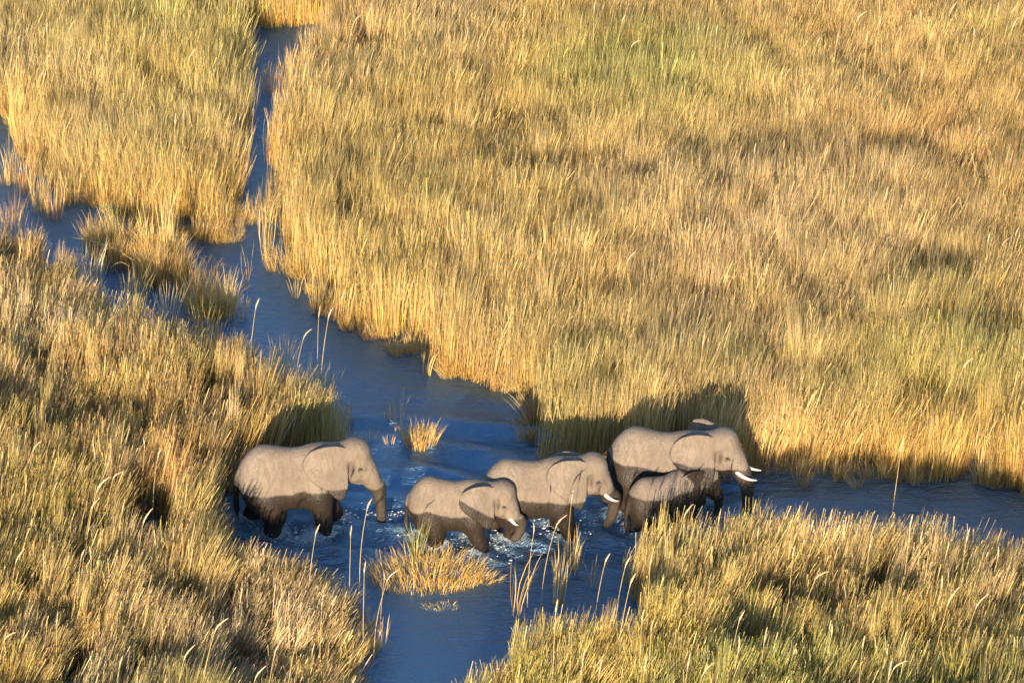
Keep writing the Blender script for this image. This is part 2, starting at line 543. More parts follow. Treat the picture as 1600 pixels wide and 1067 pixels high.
def elephant(label, loc, yaw, S, head_rot=(0, 0, 0), head_off=(0, 0, 0), trunk=None, legs=None, ears=((20, 0, 0), (20, 0, 0)), ear_size=1.0,
             tusk=0.0, wet=1.05, ear_wet=None, tail=None, belly=1.0, seed=0, blotch=0.0, far_drop=-.34):
    """adult built at shoulder height 2.4 m, feet at z 0, facing +x, then scaled by S"""
    rt = bpy.data.objects.new("elephant", None)
    link(rt)
    rt.location = (loc[0], loc[1], -SUBM)
    rt.rotation_euler = (0, 0, yaw)
    tag(rt, label, "elephant", "elephants wading across the channel")
    f = Field((-1.9, -1.25, -.04), (3.05, 1.25, 3.15), 0.03)
    # trunk of the body
    f.ell((-.15, 0, 1.57), (1.08, .57, .64), .2)
    f.ell((-.10, 0, 1.41), (.85, .57 * belly, .54), .2)
    f.ell((-.76, 0, 1.74), (.56, .47, .64), .25)
    f.ell((-1.02, 0, 1.50), (.36, .42, .58), .25)
    f.ell((.55, 0, 1.62), (.52, .47, .70), .25)
    f.cone((-.75, 0, 2.12), (.55, 0, 2.08), .22, .24, .3)
    L = legs or {}
    for side in (-1, 1):
        s = 'n' if side < 0 else 'f'
        fx, hx, fk, hk = L.get('f' + s, 0), L.get('h' + s, 0), L.get('fk' + s, 0), L.get('hk' + s, 0)
        y = .31 * side
        f.ell((.55 + fx * .2, y, 1.35), (.34, .25, .52), .2)
        f.chain([(.58 + fx * .2, y, 1.35, .29), (.62 + fx * .5 + fk * .5, y, .86, .20), (.64 + fx * .85 + fk * .3, y, .48, .16), (.64 + fx, y, .20, .16), (.66 + fx, y, .10, .185)], .12)
        f.ell((-.85 + hx * .2, y, 1.35), (.42, .27, .58), .2)
        f.chain([(-.82 + hx * .2, y, 1.25, .36), (-.70 + hx * .55 + hk * .6, y, .84, .245), (-.86 + hx * .85 + hk * .2, y, .46, .17), (-.86 + hx, y, .20, .17), (-.82 + hx, y, .10, .195)], .12)
    # head, turned about the base of the neck
    pv = Vector((.85, 0, 1.95))
    HR = Matrix.Rotation(R(head_rot[2]), 3, 'Z') @ Matrix.Rotation(R(head_rot[1]), 3, 'Y') @ Matrix.Rotation(R(head_rot[0]), 3, 'X')
    ho = Vector(head_off)

    def hp(x, y, z):
        return pv + ho + HR @ (Vector((x, y, z)) - pv)
    f.cone((.70, 0, 1.88), hp(1.25, 0, 2.02), .44, .36, .25)
    f.cone((.80, 0, 1.70), hp(1.25, 0, 1.82), .36, .30, .2)
    f.cone((.45, 0, 2.10), hp(1.38, 0, 2.30), .22, .27, .3)
    f.ell(hp(1.46, 0, 2.10), (.36, .34, .44), .15, HR)
    f.ell(hp(1.50, -.10, 2.38), (.26, .20, .22), .16, HR)
    f.ell(hp(1.50, .10, 2.38), (.26, .20, .22), .16, HR)
    f.ell(hp(1.66, 0, 2.18), (.22, .27, .33), .15, HR)
    f.ell(hp(1.50, 0, 1.78), (.30, .25, .22), .15, HR)
    f.ell(hp(1.62, 0, 1.62), (.20, .13, .14), .12, HR)
    for sd in (-1, 1):
        f.ell(hp(1.60, .27 * sd, 2.08), (.22, .08, .08), .06, HR @ Matrix.Rotation(R(20), 3, 'Y'))   # brow
        f.ell(hp(1.52, .23 * sd, 1.88), (.17, .12, .20), .1, HR)              # cheek
        f.ell(hp(1.78, .17 * sd, 1.78), (.13, .11, .20), .08, HR @ Matrix.Rotation(R(-22), 3, 'Y'))   # tusk sheath
    # trunk
    T = trunk or [(2.04, 0, 1.30), (2.07, 0, .95), (2.02, 0, .55), (1.98, 0, .30)]
    rad = [.16, .13, .105, .085, .075, .07]
    pts = [tuple(hp(1.66, 0, 2.05)) + (.27,), tuple(hp(1.84, 0, 1.78)) + (.215,), tuple(hp(1.95, 0, 1.55)) + (.185,)]
    pts += [tuple(p) + (rad[min(i, 5)],) for i, p in enumerate(T)]
    f.chain(pts, .07)
    # carve the temples and eye sockets
    for sd in (-1, 1):
        f.ell(hp(1.44, .37 * sd, 2.08), (.10, .07, .15), .08, HR, cut=True)
        f.ell(hp(1.66, .31 * sd, 2.02), (.05, .05, .05), .05, HR, cut=True)
    # tail
    tl = tail or [(-1.34, 0, 1.78), (-1.46, 0, 1.40), (-1.48, 0, 1.0), (-1.46, 0, .75)]
    f.chain([p + (r_,) for p, r_ in zip(tl, (.085, .055, .045, .05))], .08)
    body_F = f.F.copy()
    # ears: thick curved sheets swung back from the side of the head
    earF = np.full(f.F.shape, 9.0, np.float32)
    for sd, (fl, lift, roll) in zip((-1, 1), ears):
        O = hp(1.24, .355 * sd, 2.17 if sd < 0 else 2.17 + far_drop)
        u = Vector((-math.cos(R(fl)), sd * math.sin(R(fl)), 0))
        v = Vector((0, 0, 1))
        w = u.cross(v)
        rollM = Matrix.Rotation(R(roll) * -sd, 3, u) @ Matrix.Rotation(R(lift), 3, Vector((0, 1, 0)))
        u, v, w = [HR @ (rollM @ q) for q in (u, v, w)]
        O = np.array(O)
        sl, g_ = f.box(O - 1.15 * ear_size, O + 1.15 * ear_size)
        p = [g_[i] - O[i] for i in range(3)]
        U = sum(p[i] * u[i] for i in range(3)) / ear_size
        V_ = sum(p[i] * v[i] for i in range(3)) / ear_size
        Wd = sum(p[i] * w[i] for i in range(3))
        sg = 1 if w[1] * sd > 0 else -1
        Wd = Wd * sg
        bend = .22 * np.clip(U, 0, 1) ** 2 + .035 * np.sin(U * 7 + V_ * 4 + seed) * np.clip(U, 0, 1) + .10 * np.clip(-V_ - .2, 0, 1) - .05 * np.exp(-((V_ - .38) / .08) ** 2)
        d2 = poly_sdf(U, V_, EARP) * ear_size
        d = np.maximum(d2, np.abs(Wd + bend) - .030)
        d = d.astype(np.float32) - .008
        earF[sl] = np.minimum(earF[sl], d)
        f.add(sl, d, .05)
    V, Q = surface_nets(f.F, f.org, f.h)
    # light relaxation of the quads
    E = np.concatenate([Q[:, [0, 1]], Q[:, [1, 2]], Q[:, [2, 3]], Q[:, [3, 0]]])
    for lam in (.5, .5):
        acc = np.zeros_like(V); cn = np.zeros(len(V))
        for k in range(3):
            acc[:, k] = np.bincount(E[:, 0], V[E[:, 1], k], len(V))
        cn = np.bincount(E[:, 0], minlength=len(V))
        V = V + lam * (acc / np.maximum(cn, 1)[:, None] - V)
    gi = tuple(np.clip(((V - f.org) / f.h).round().astype(int)[:, i], 0, f.F.shape[i] - 1) for i in range(3))
    is_ear = (earF[gi] < body_F[gi]) & (earF[gi] < .05)
    V = V * S * np.array([.93, 1, 1])
    zw = V[:, 2] - SUBM
    wob = (fnoise(V[:, 0] * 2.2 + seed * 7, V[:, 1] * 2 + 50, 3) - .5) * .16 + .06 * np.sin(V[:, 0] * 2.4 + seed) + (fnoise(V[:, 0] * 14 + seed, V[:, 1] * 9 + 8, 2) - .5) * .03
    line = np.full(len(V), wet) + wob
    if ear_wet is not None:
        a0, sl_ = ear_wet
        line = np.where(is_ear, a0 + sl_ * (V[:, 0] - 1.0 * S) + wob * .5, line)
    w_ = np.clip((line - zw) / .05 + .5, 0, 1)
    if blotch:
        b = fnoise(V[:, 0] * 1.6 + 11, V[:, 2] * 2.1 + 4, 2)
        w_ = np.maximum(w_, np.clip((blotch - b) * 14, 0, 1))
    w_ = w_ * w_ * (3 - 2 * w_)
    w_ = w_ * (1 - .22 * np.clip((V[:, 0] / (S * .93) - 1.72) / .15, 0, 1))    # wet tone weaker towards the trunk
    st = np.zeros(len(V))
    for sd in (-1, 1):
        for (px, pz, sx, sz, am) in ((1.47, 2.02, .05, .15, .8), (1.665, 2.03, .07, .06, .9), (1.33, 2.14, .03, .15, .5)):  # gland stain plus temple, eye and ear-fold shade put into the colour
            c = np.array(hp(px, .33 * sd, pz)) * S * np.array([.93, 1, 1])
            dx = V - c
            st = np.maximum(st, am * np.exp(-(dx[:, 0] / (sx * S)) ** 2 - (dx[:, 1] / (.16 * S)) ** 2 - (dx[:, 2] / (sz * S)) ** 2))
    mesh_obj("body", V, Q, SKIN, rt, True, {'wet': ('FLOAT', w_.astype(np.float32)), 'stain_shade': ('FLOAT', st.astype(np.float32))})
    # eyes
    for sd in (-1, 1):
        c = hp(1.668, .268 * sd, 2.02)
        ev, ef = uv_ball(10, 7)
        o = mesh_obj("eye", np.array(ev) * (.036 * S) + np.array(c) * S * np.array([.93, 1, 1]), ef, EYE, rt, True)
    if tusk > 0:
        for sd in (-1, 1):
            p0, p1, p2, p3 = hp(1.83, .19 * sd, 1.70), hp(1.95, .23 * sd, 1.58), hp(2.05 + .25 * tusk, .27 * sd, 1.55 - .12 * tusk), hp(2.08 + .62 * tusk, .24 * sd, 1.55 - .06 * tusk)
            pts = []
            for t in [i_ / 8 for i_ in range(9)]:
                pts.append(((1 - t) ** 3 * p0 + 3 * t * (1 - t) ** 2 * p1 + 3 * t * t * (1 - t) * p2 + t ** 3 * p3) * S)
                pts[-1].x *= .93
            rr = [(.058 - .045 * (i / 8) ** 1.6) * S for i in range(9)]
            tv, tf = tube(pts, rr, 9)
            mesh_obj("tusk", tv, tf, IVORY, rt, True)
    # tail hair
    hv, hf = [], []
    e = Vector(tl[-1])
    rr_ = random.Random(seed)
    for i in range(26):
        d = Vector((rr_.uniform(-.06, .06), rr_.uniform(-.05, .05), -rr_.uniform(.18, .34)))
        a = e + Vector((rr_.uniform(-.025, .025), rr_.uniform(-.025, .025), .02))
        n = len(hv)
        hv += [tuple((q_.x * .93 * S, q_.y * S, q_.z * S)) for q_ in (a + Vector((-.006, 0, 0)), a + Vector((.006, .004, 0)), a + d)]
        hf.append((n, n + 1, n + 2))
    mesh_obj("tail_hair", hv, hf, EYE, rt)
    return rt


def uv_ball(nu, nv):
    v, fc = [(0, 0, 1)], []
    for j in range(1, nv):
        a = math.pi * j / nv
        for i in range(nu):
            b = 2 * math.pi * i / nu
            v.append((math.sin(a) * math.cos(b), math.sin(a) * math.sin(b), math.cos(a)))
    v.append((0, 0, -1))
    for i in range(nu):
        fc.append((0, 1 + i, 1 + (i + 1) % nu))
        for j in range(nv - 2):
            a, b = 1 + j * nu + i, 1 + j * nu + (i + 1) % nu
            fc.append((a, a + nu, b + nu, b))
        k = 1 + (nv - 2) * nu
        fc.append((k + i, len(v) - 1, k + (i + 1) % nu))
    return v, fc


def tube(pts, rr, n=6):
    v, fc = [], []
    up = Vector((0.13, 0.97, .2))
    for i, p in enumerate(pts):
        d = (pts[min(i + 1, len(pts) - 1)] - pts[max(i - 1, 0)]).normalized()
        a = d.cross(up).normalized(); b = d.cross(a)
        for k in range(n):
            an = 2 * math.pi * k / n
            v.append(tuple(p + (a * math.cos(an) + b * math.sin(an)) * rr[i]))
    for i in range(len(pts) - 1):
        for k in range(n):
            fc.append((i * n + k, i * n + (k + 1) % n, (i + 1) * n + (k + 1) % n, (i + 1) * n + k))
    fc.append(tuple(range(n))[::-1]); fc.append(tuple(range((len(pts) - 1) * n, len(pts) * n)))
    return v, fc


def stand(px, py, yaw, S, lx=.64, ly=-.31):
    """root position so that the point (lx, ly) of the scaled animal is over photo pixel (px, py) on the water"""
    p = at(px, py)
    c, s = math.cos(yaw), math.sin(yaw)
    return (p.x - S * (lx * c - ly * s), p.y - S * (lx * s + ly * c))


ELE = []
def put(px, py, yaw, S, hind=False, **kw):
    yaw = R(yaw)
    legs = kw.get('legs') or {}
    lx = .93 * (-.86 + legs.get('hn', 0) if hind else .64 + legs.get('fn', 0))
    loc = stand(px, py, yaw, S, lx)
    o = elephant(loc=loc, yaw=yaw, S=S, **kw)
    ELE.append((loc, yaw, S, legs))
    return o


put(507, 828, 2, .92, label="elephant walking last at the left, without visible tusks, trunk hanging to the water", head_rot=(0, 3, -4), trunk=[(2.06, 0, 1.30), (2.09, 0, .98), (2.12, 0, .66), (2.12, 0, .38)],
    legs=dict(fn=.06, ff=.36, hn=.30, hf=-.32, fkn=.04, hkn=.06), ears=((16, 0, 23), (6, 0, 18)), ear_size=1.18, tusk=0, wet=1.02, ear_wet=(1.16, 0.05), seed=1)
put(754, 857, -10, .745, label="smaller tusked elephant with its ear spread, trunk curled back over the stirred water", head_rot=(0, 8, -6), trunk=[(2.06, -.02, 1.30), (2.05, -.04, 1.02), (1.95, -.05, .80), (1.82, -.05, .74)],
    legs=dict(fn=.30, ff=-.08, hn=.40, hf=-.26), ears=((38, 0, 26), (12, 0, 16)), ear_size=1.15, tusk=.12, wet=.80, ear_wet=(1.02, -.55), seed=2)
put(892, 838, 3, .855, label="tusked elephant in the middle, far ear edge showing above its neck, behind the smaller one", head_rot=(0, 6, -4), trunk=[(2.08, 0, 1.32), (2.08, 0, 1.0), (2.02, 0, .74), (1.90, 0, .52)],
    legs=dict(fn=.28, ff=-.05, hn=.2, hf=-.3), ears=((15, 0, 23), (16, 0, 8)), ear_size=1.15, far_drop=-.18, tusk=.28, wet=.98, ear_wet=(1.02, 0), seed=3)
put(1076, 808, -12, .915, label="largest elephant at the front with long white tusks and one ear tip raised", head_rot=(0, -2, -4), trunk=[(2.10, -.05, 1.30), (2.13, -.06, .98), (2.12, -.07, .66), (2.08, -.07, .40)],
    legs=dict(fn=.05, ff=.2, hn=-.1, hf=.15), ears=((15, 0, 23), (38, 6, -4)), ear_size=1.18, far_drop=-.16, tusk=.5, wet=1.22, ear_wet=(1.38, -.1), seed=4)
put(1012, 838, 24, .67, hind=True, label="young dark wet elephant walking close against the largest elephant's side", head_rot=(0, 10, -6), trunk=[(2.02, 0, 1.30), (2.06, 0, .98), (2.04, 0, .66), (2.02, 0, .44)],
    legs=dict(fn=.1, ff=-.05, hn=.05, hf=-.1), ears=((16, 0, 13), (10, 0, 16)), ear_size=1.1, tusk=0, wet=.98, ear_wet=(.95, -.1), seed=5, blotch=.27)

feet = []
for (loc, yaw, S, L) in ELE:
    c, s = math.cos(yaw), math.sin(yaw)
    for k, x0 in (('f', .64), ('h', -.86)):
        for sd, y0 in (('n', -.31), ('f', .31)):
            x = .93 * (x0 + L.get(k + sd, 0)) * S; y = y0 * S
            feet.append((loc[0] + x * c - y * s, loc[1] + x * s + y * c, .5, .7))
p = at(880, 832); feet.append((p.x, p.y, .5, 1.15))
p = at(745, 868); feet.append((p.x, p.y, .7, .8))
p = at(600, 803); feet.append((p.x, p.y, .35, .9))
p = at(480, 838); feet.append((p.x, p.y, .7, .7))
build_water(None, feet)
# spray and broken foam thrown up round the legs
FOAM = simple_mat("foam", (0.58, 0.57, 0.54), 0.7, 0.3, 30, 0.1)
rs = random.Random(77)
fv, ff = [], []
for (fx, fy, rad, st) in feet:
    for i in range(int(60 * st * st)):
        a, q = rs.uniform(0, 6.283), abs(rs.gauss(0, .55)) + .25
        r_ = rs.uniform(.008, .026) * (1.3 if i % 7 == 0 else 1)
        c = Vector((fx + math.cos(a) * q * rad * 1.15, fy + math.sin(a) * q * rad * .75, abs(rs.gauss(0, .035)) + .01))
        n = len(fv)
        sx = rs.uniform(1, 2.4)
        fv += [tuple(c + Vector(d) * r_) for d in ((sx, 0, 0), (-sx, 0, 0), (0, 1, 0), (0, -1, 0), (0, 0, .8), (0, 0, -.8))]
        ff += [(n, n + 2, n + 4), (n + 2, n + 1, n + 4), (n + 1, n + 3, n + 4), (n + 3, n, n + 4), (n + 2, n, n + 5), (n + 1, n + 2, n + 5), (n + 3, n + 1, n + 5), (n, n + 3, n + 5)]
tag(mesh_obj("splash", fv, ff, FOAM, None, True), "white spray and foam flecks thrown up around the elephants' legs", "splash", kind="stuff")


# ------------------------------------------------------------------ grass: tuft shapes
def blades(n, height, foot, spread, bend, width, rnd, hvar=.35, lean=(0, 0), seg=4, plume=0.0):
    """n curved leaf blades rising from one tuft -> verts, faces, t, r"""
    V, F, T, Rr = [], [], [], []
    for i in range(n):
        a = rnd.uniform(0, 2 * math.pi)
        q = math.sqrt(rnd.random())
        b0 = Vector((math.cos(a) * foot * q, math.sin(a) * foot * q, 0))
        h = height * (1 - hvar * rnd.random() ** 1.3)
        out = a + rnd.uniform(-.9, .9)
        tilt = spread * q * rnd.uniform(.4, 1.2) + rnd.uniform(-.04, .04)
        bd = bend * rnd.uniform(.2, 1.6)
        wdir = rnd.uniform(0, math.pi)
        wv = Vector((math.cos(wdir), math.sin(wdir), 0))
        w = width * rnd.uniform(.55, 1.35)
        od = Vector((math.cos(out), math.sin(out), 0))
        r3 = (rnd.random(), rnd.random(), rnd.random())
        ks = Vector((rnd.uniform(-1, 1), rnd.uniform(-1, 1), 0)) * .05 * h
        base = len(V)
        for k in range(seg + 1):
            t = k / seg
            c = b0 + od * (h * (tilt * t + bd * t ** 2.6)) + Vector((lean[0], lean[1], 0)) * (h * t ** 1.6) + ks * math.sin(t * 3.1)
            z = h * (t - .5 * (tilt + bd * t) ** 2 * t)
            c.z = z - .08
            if plume and t > .6 and i % 3 == 0:
                ww = w * (1 + plume * math.sin((t - .6) / .4 * math.pi))
            else:
                ww = w * (1 - .25 * t) if k < seg else w * .08
            V.append(tuple(c - wv * ww * .5)); V.append(tuple(c + wv * ww * .5))
            T += [t, t]; Rr += [r3, r3]
            if k:
                j = base + 2 * k
                F.append((j - 2, j - 1, j + 1, j))
    return V, F, T, Rr


def blade_mesh(name, mat, *a, tints=None, **k):
    V, F, T, Rr = blades(*a, **k)
    me = bpy.data.meshes.new(name)
    me.from_pydata(V, [], F)
    at_ = me.attributes.new('t', 'FLOAT', 'POINT'); at_.data.foreach_set('value', T)
    at_ = me.attributes.new('r', 'FLOAT_VECTOR', 'POINT'); at_.data.foreach_set('vector', np.array(Rr, np.float32).ravel())
    if tints:
        for nm, c in zip(('tA', 'tB'), tints):
            at_ = me.attributes.new(nm, 'FLOAT_COLOR', 'POINT')
            at_.data.foreach_set('color', np.tile(np.array(tuple(c) + (1,), np.float32), len(V)))
    me.materials.append(mat)
    return me


def proto_set(name, specs):
    c = bpy.data.collections.new(name)
    rnd = random.Random(name)
    for i, sp_ in enumerate(specs):
        me = blade_mesh(f"{name}_{i:02d}", BLADE, rnd=rnd, **sp_)
        c.objects.link(bpy.data.objects.new(f"{name}_{i:02d}", me))
    return c, len(specs)


TALL = proto_set("tall_tuft", [dict(n=125, height=1.85, foot=.38, spread=.04, bend=.06, width=.0085, hvar=.45, lean=(.05, 0)) for _ in range(4)]
                 + [dict(n=125, height=1.85, foot=.38, spread=.05, bend=.08, width=.0075, hvar=.5, plume=1.0, lean=(.09, 0)) for _ in range(3)])
CLUMP = proto_set("clump_tuft", [dict(n=85, height=1.95, foot=.2, spread=.035, bend=.06, width=.0095, hvar=.4, plume=.5, lean=(.10, 0)) for _ in range(6)])
SHORT = proto_set("short_tuft", [dict(n=80, height=.9, foot=.26, spread=.22, bend=.2, width=.009, hvar=.5, lean=(.05, 0)) for _ in range(5)])

# natural leaf colours: (towards the base, towards the tip)
PAL = {
    'straw': ((.76, .49, .14), (.76, .54, .21)),
    'gold': ((.74, .41, .07), (.76, .49, .13)),
    'rust': ((.56, .25, .055), (.66, .37, .13)),
    'pink': ((.60, .35, .12), (.74, .51, .29)),
    'olive': ((.64, .43, .10), (.56, .45, .12)),
    'green': ((.44, .38, .08), (.40, .43, .11)),
    'beige': ((.60, .42, .16), (.76, .61, .41)),
    'reed': ((.74, .51, .17), (.52, .43, .14)),
}


def scatter(name, label, P, rot, scl, idx, tA, tB, protos):
    me = bpy.data.meshes.new(name)
    me.from_pydata(P.astype(np.float32).tolist(), [], [])
    for nm, typ, arr in (('rot', 'FLOAT_VECTOR', rot), ('scl', 'FLOAT_VECTOR', scl), ('pick', 'INT', idx), ('tA', 'FLOAT_COLOR', tA), ('tB', 'FLOAT_COLOR', tB)):
        a = me.attributes.new(nm, typ, 'POINT')
        dt = np.int32 if typ == 'INT' else np.float32
        if typ == 'FLOAT_COLOR': arr = np.concatenate([arr, np.ones((len(arr), 1))], 1)
        a.data.foreach_set({'INT': 'value', 'FLOAT_VECTOR': 'vector', 'FLOAT_COLOR': 'color'}[typ], np.ascontiguousarray(arr, dt).ravel())
    o = link(bpy.data.objects.new(name, me))
    nt = bpy.data.node_groups.new(name, 'GeometryNodeTree')
    nt.interface.new_socket("Geometry", in_out='INPUT', socket_type='NodeSocketGeometry')
    nt.interface.new_socket("Geometry", in_out='OUTPUT', socket_type='NodeSocketGeometry')
    gi, go = nt.nodes.new('NodeGroupInput'), nt.nodes.new('NodeGroupOutput')
    m2p = nt.nodes.new('GeometryNodeMeshToPoints')
    iop = nt.nodes.new('GeometryNodeInstanceOnPoints')
    ci = nt.nodes.new('GeometryNodeCollectionInfo')
    ci.inputs['Collection'].default_value = protos[0]
    ci.inputs['Separate Children'].default_value = True
    ci.inputs['Reset Children'].default_value = True
    iop.inputs['Pick Instance'].default_value = True

    def attr(nm, typ):
        n = nt.nodes.new('GeometryNodeInputNamedAttribute')
        n.data_type = typ
        n.inputs[0].default_value = nm
        return n.outputs[0]
    L = nt.links.new
    e2r = nt.nodes.new('FunctionNodeEulerToRotation')
    L(attr('rot', 'FLOAT_VECTOR'), e2r.inputs[0])
    L(gi.outputs[0], m2p.inputs[0])
    L(m2p.outputs[0], iop.inputs['Points'])
    L(ci.outputs[0], iop.inputs['Instance'])
    L(attr('pick', 'INT'), iop.inputs['Instance Index'])
    L(e2r.outputs[0], iop.inputs['Rotation'])
    L(attr('scl', 'FLOAT_VECTOR'), iop.inputs['Scale'])
    L(iop.outputs[0], go.inputs[0])
    md = o.modifiers.new("scatter", 'NODES')
    md.node_group = nt
    tag(o, label, "grass", kind="stuff")
    return o


def field(name, label, poly, dens, protos, mix, holes=(), lean=(0, 0), hgt=1.0, clump=None, zones=(), hfun=None, nscale=.35, seed=0, margin=.2, dark=.58, strays=.08):
    """tufts over the ground polygon given by photo pixels; mix: palette weights; zones: local plant colours"""
    rg = np.random.default_rng(seed + 100)
    pts = [at(*q) for q in poly]
    x0, x1 = min(q.x for q in pts), max(q.x for q in pts)
    y0, y1 = min(q.y for q in pts), max(q.y for q in pts)
    n = int((x1 - x0) * (y1 - y0) * dens)
    if clump:
        per, rad = clump
        nc = max(4, n // per)
        cx, cy = rg.uniform(x0, x1, nc), rg.uniform(y0, y1, nc)
        ch = rg.uniform(.75, 1.12, nc)
        ctint = rg.random(nc)
        cr = rg.uniform(.6, 1.3, nc)
        k = rg.integers(0, nc, n)
        ang, q = rg.uniform(0, 2 * math.pi, n), np.sqrt(rg.random(n))
        X, Y = cx[k] + np.cos(ang) * q * rad * cr[k], cy[k] + np.sin(ang) * q * rad * cr[k]
        hk = ch[k] * (1 - .12 * q)
        tk = ctint[k]
        ox, oy = np.cos(ang) * q * .04, np.sin(ang) * q * .04
    else:
        X, Y = rg.uniform(x0, x1, n), rg.uniform(y0, y1, n)
        hk = np.ones(n); tk = rg.random(n); ox = oy = np.zeros(n)
    px, py = to_px(X, Y)
    jx, jy = (fnoise(X * 1.3 + 61, Y * 1.3, 2) - .5) * 34, (fnoise(X * 1.1 + 9, Y * 1.1 + 77, 2) - .5) * 20
    ok = in_poly(px + jx, py + jy, poly)
    mg = margin
    for dx_, dy_ in ((mg, 0), (-mg, 0), (0, mg * .7), (0, -mg * .7)):
        qx, qy = to_px(X + dx_, Y + dy_)
        ok &= in_poly(qx + jx, qy + jy, poly)
    stray = np.zeros(n, bool)
    for dx_, dy_ in ((.45, 0), (-.45, 0), (0, .5), (0, -.5)):
        stray |= in_poly(*to_px(X + dx_, Y + dy_), poly)
    stray &= ~ok & (rg.random(n) < strays)
    hk = np.where(stray, hk * .62, hk)
    ok |= stray
    for h_ in holes:
        ok &= ~in_poly(px + rg.normal(0, 4, n), py + rg.normal(0, 3, n), h_)
    X, Y, px, py, hk, tk, ox, oy = [v[ok] for v in (X, Y, px, py, hk, tk, ox, oy)]
    n = len(X)
    H = hgt * hk * (.78 + .42 * fnoise(X * nscale + 3 + seed, Y * nscale, 3)) * rg.uniform(.85, 1.1, n)
    H = H * (.72 + .5 * fnoise(X * 1.5 + 31, Y * 1.1 + seed, 2))
    if hfun is not None: H = H * hfun(px, py)
    tall = rg.random(n) < .05
    H = np.where(tall, H * 1.22, H)
    rot = np.zeros((n, 3))
    wl = fnoise(X * .5 + 20, Y * .5 + 9, 2) - .5
    rot[:, 1] = (lean(px, py) if callable(lean) else lean[0]) + wl * .16 + rg.normal(0, .07, n) + ox
    rot[:, 0] = (fnoise(X * .5 + 70, Y * .5 + 31, 2) - .5) * .2 + rg.normal(0, .06, n) - oy
    rot[:, 2] = rg.uniform(-.7, .7, n)
    # euler order xyz spins about z last: turn the lean into the spun frame
    c, s = np.cos(rot[:, 2]), np.sin(rot[:, 2])
    lx, ly = rot[:, 1].copy(), rot[:, 0].copy()
    rot[:, 1] = lx * c - ly * s
    rot[:, 0] = lx * s + ly * c
    scl = np.stack([rg.uniform(.8, 1.2, n), rg.uniform(.8, 1.2, n) * rg.choice([-1, 1], n), H], 1)
    scl[:, :2] *= np.where(tall, .38, 1.0)[:, None]
    # colours: a slow mix of the palette plus hand-placed stands of other plants
    keys = list(mix)
    Wt = np.stack([mix[k] * np.exp(4.5 * (fnoise(X * .22 + 13 * i + seed, Y * .16 + 7 * i, 3) - .5) + 1.6 * (rg.random(n) - .5) + (1.2 if clump else 0) * (np.sin(tk * 40 + i * 2.1))) for i, k in enumerate(keys)], 1)
    for (zx, zy, zr, zq, zk, za) in zones:
        if zk not in keys:
            keys.append(zk); Wt = np.concatenate([Wt, np.zeros((n, 1))], 1)
        w = za * np.exp(-((px - zx) / zr) ** 2 - ((py - zy) / zq) ** 2) * (.4 + 1.2 * fnoise(X * .9 + zx, Y * .7 + zy, 2))
        Wt[:, keys.index(zk)] += w * 3
    Wt /= Wt.sum(1, keepdims=True)
    A = Wt @ np.array([PAL[k][0] for k in keys])
    B = Wt @ np.array([PAL[k][1] for k in keys])
    br = (rg.uniform(.8, 1.15, n) * (dark + .76 * fnoise(X * 1.8 + 5, Y * 1.2 + 3 * seed, 2)))[:, None]
    br = np.where(tall[:, None], np.maximum(br, 1.0) * 1.1, br)
    P = np.stack([X, Y, np.zeros(n)], 1)
    return scatter(name, label, P, rot, scl, rg.integers(0, protos[1], n), A * br, B * br, protos)


RIGHT = [(400, -160), (425, -20), (520, 20), (525, 62), (495, 92), (468, 118), (432, 150), (430, 190), (420, 235), (432, 300), (444, 400), (470, 432), (496, 462), (522, 494), (565, 520), (605, 535),
         (645, 550), (692, 579), (738, 592), (792, 607), (822, 622), (832, 650), (832, 718), (880, 734), (955, 742), (1060, 742), (1180, 742), (1230, 737), (1280, 741), (1325, 747), (1370, 744), (1415, 754), (1478, 752), (1524, 745), (1546, 757), (1590, 767), (1650, 772), (1900, 790), (1900, -160)]
FARLEFT = [(-300, -160), (-300, 150), (0, 182), (20, 192), (25, 225), (45, 242), (80, 267), (102, 292), (128, 304), (152, 317), (177, 332), (202, 342), (232, 352), (272, 357), (302, 367), (332, 375), (360, 379), (366, 360),
           (376, 330), (382, 300), (384, 260), (388, 225), (392, 180), (398, 150), (398, 120), (388, 80), (380, 50), (440, 45), (515, 42), (518, 25), (425, -20), (400, -160)]
LEFT = [(-300, 405), (0, 410), (60, 420), (105, 468), (170, 525), (270, 562), (340, 586), (400, 608), (450, 632), (520, 672), (545, 700), (520, 716), (430, 724), (380, 745), (352, 770), (338, 800), (335, 845), (350, 880), (400, 905), (470, 925), (548, 962), (562, 1000), (548, 1040), (540, 1300), (-300, 1300)]
NEAR = [(982, 918), (1005, 898), (1060, 894), (1150, 890), (1300, 890), (1400, 893), (1480, 918), (1600, 935), (1900, 960), (1900, 1320), (640, 1320), (690, 1120), (760, 1090), (806, 1062), (850, 1035), (900, 1022), (950, 1028), (1000, 1020), (990, 965)]

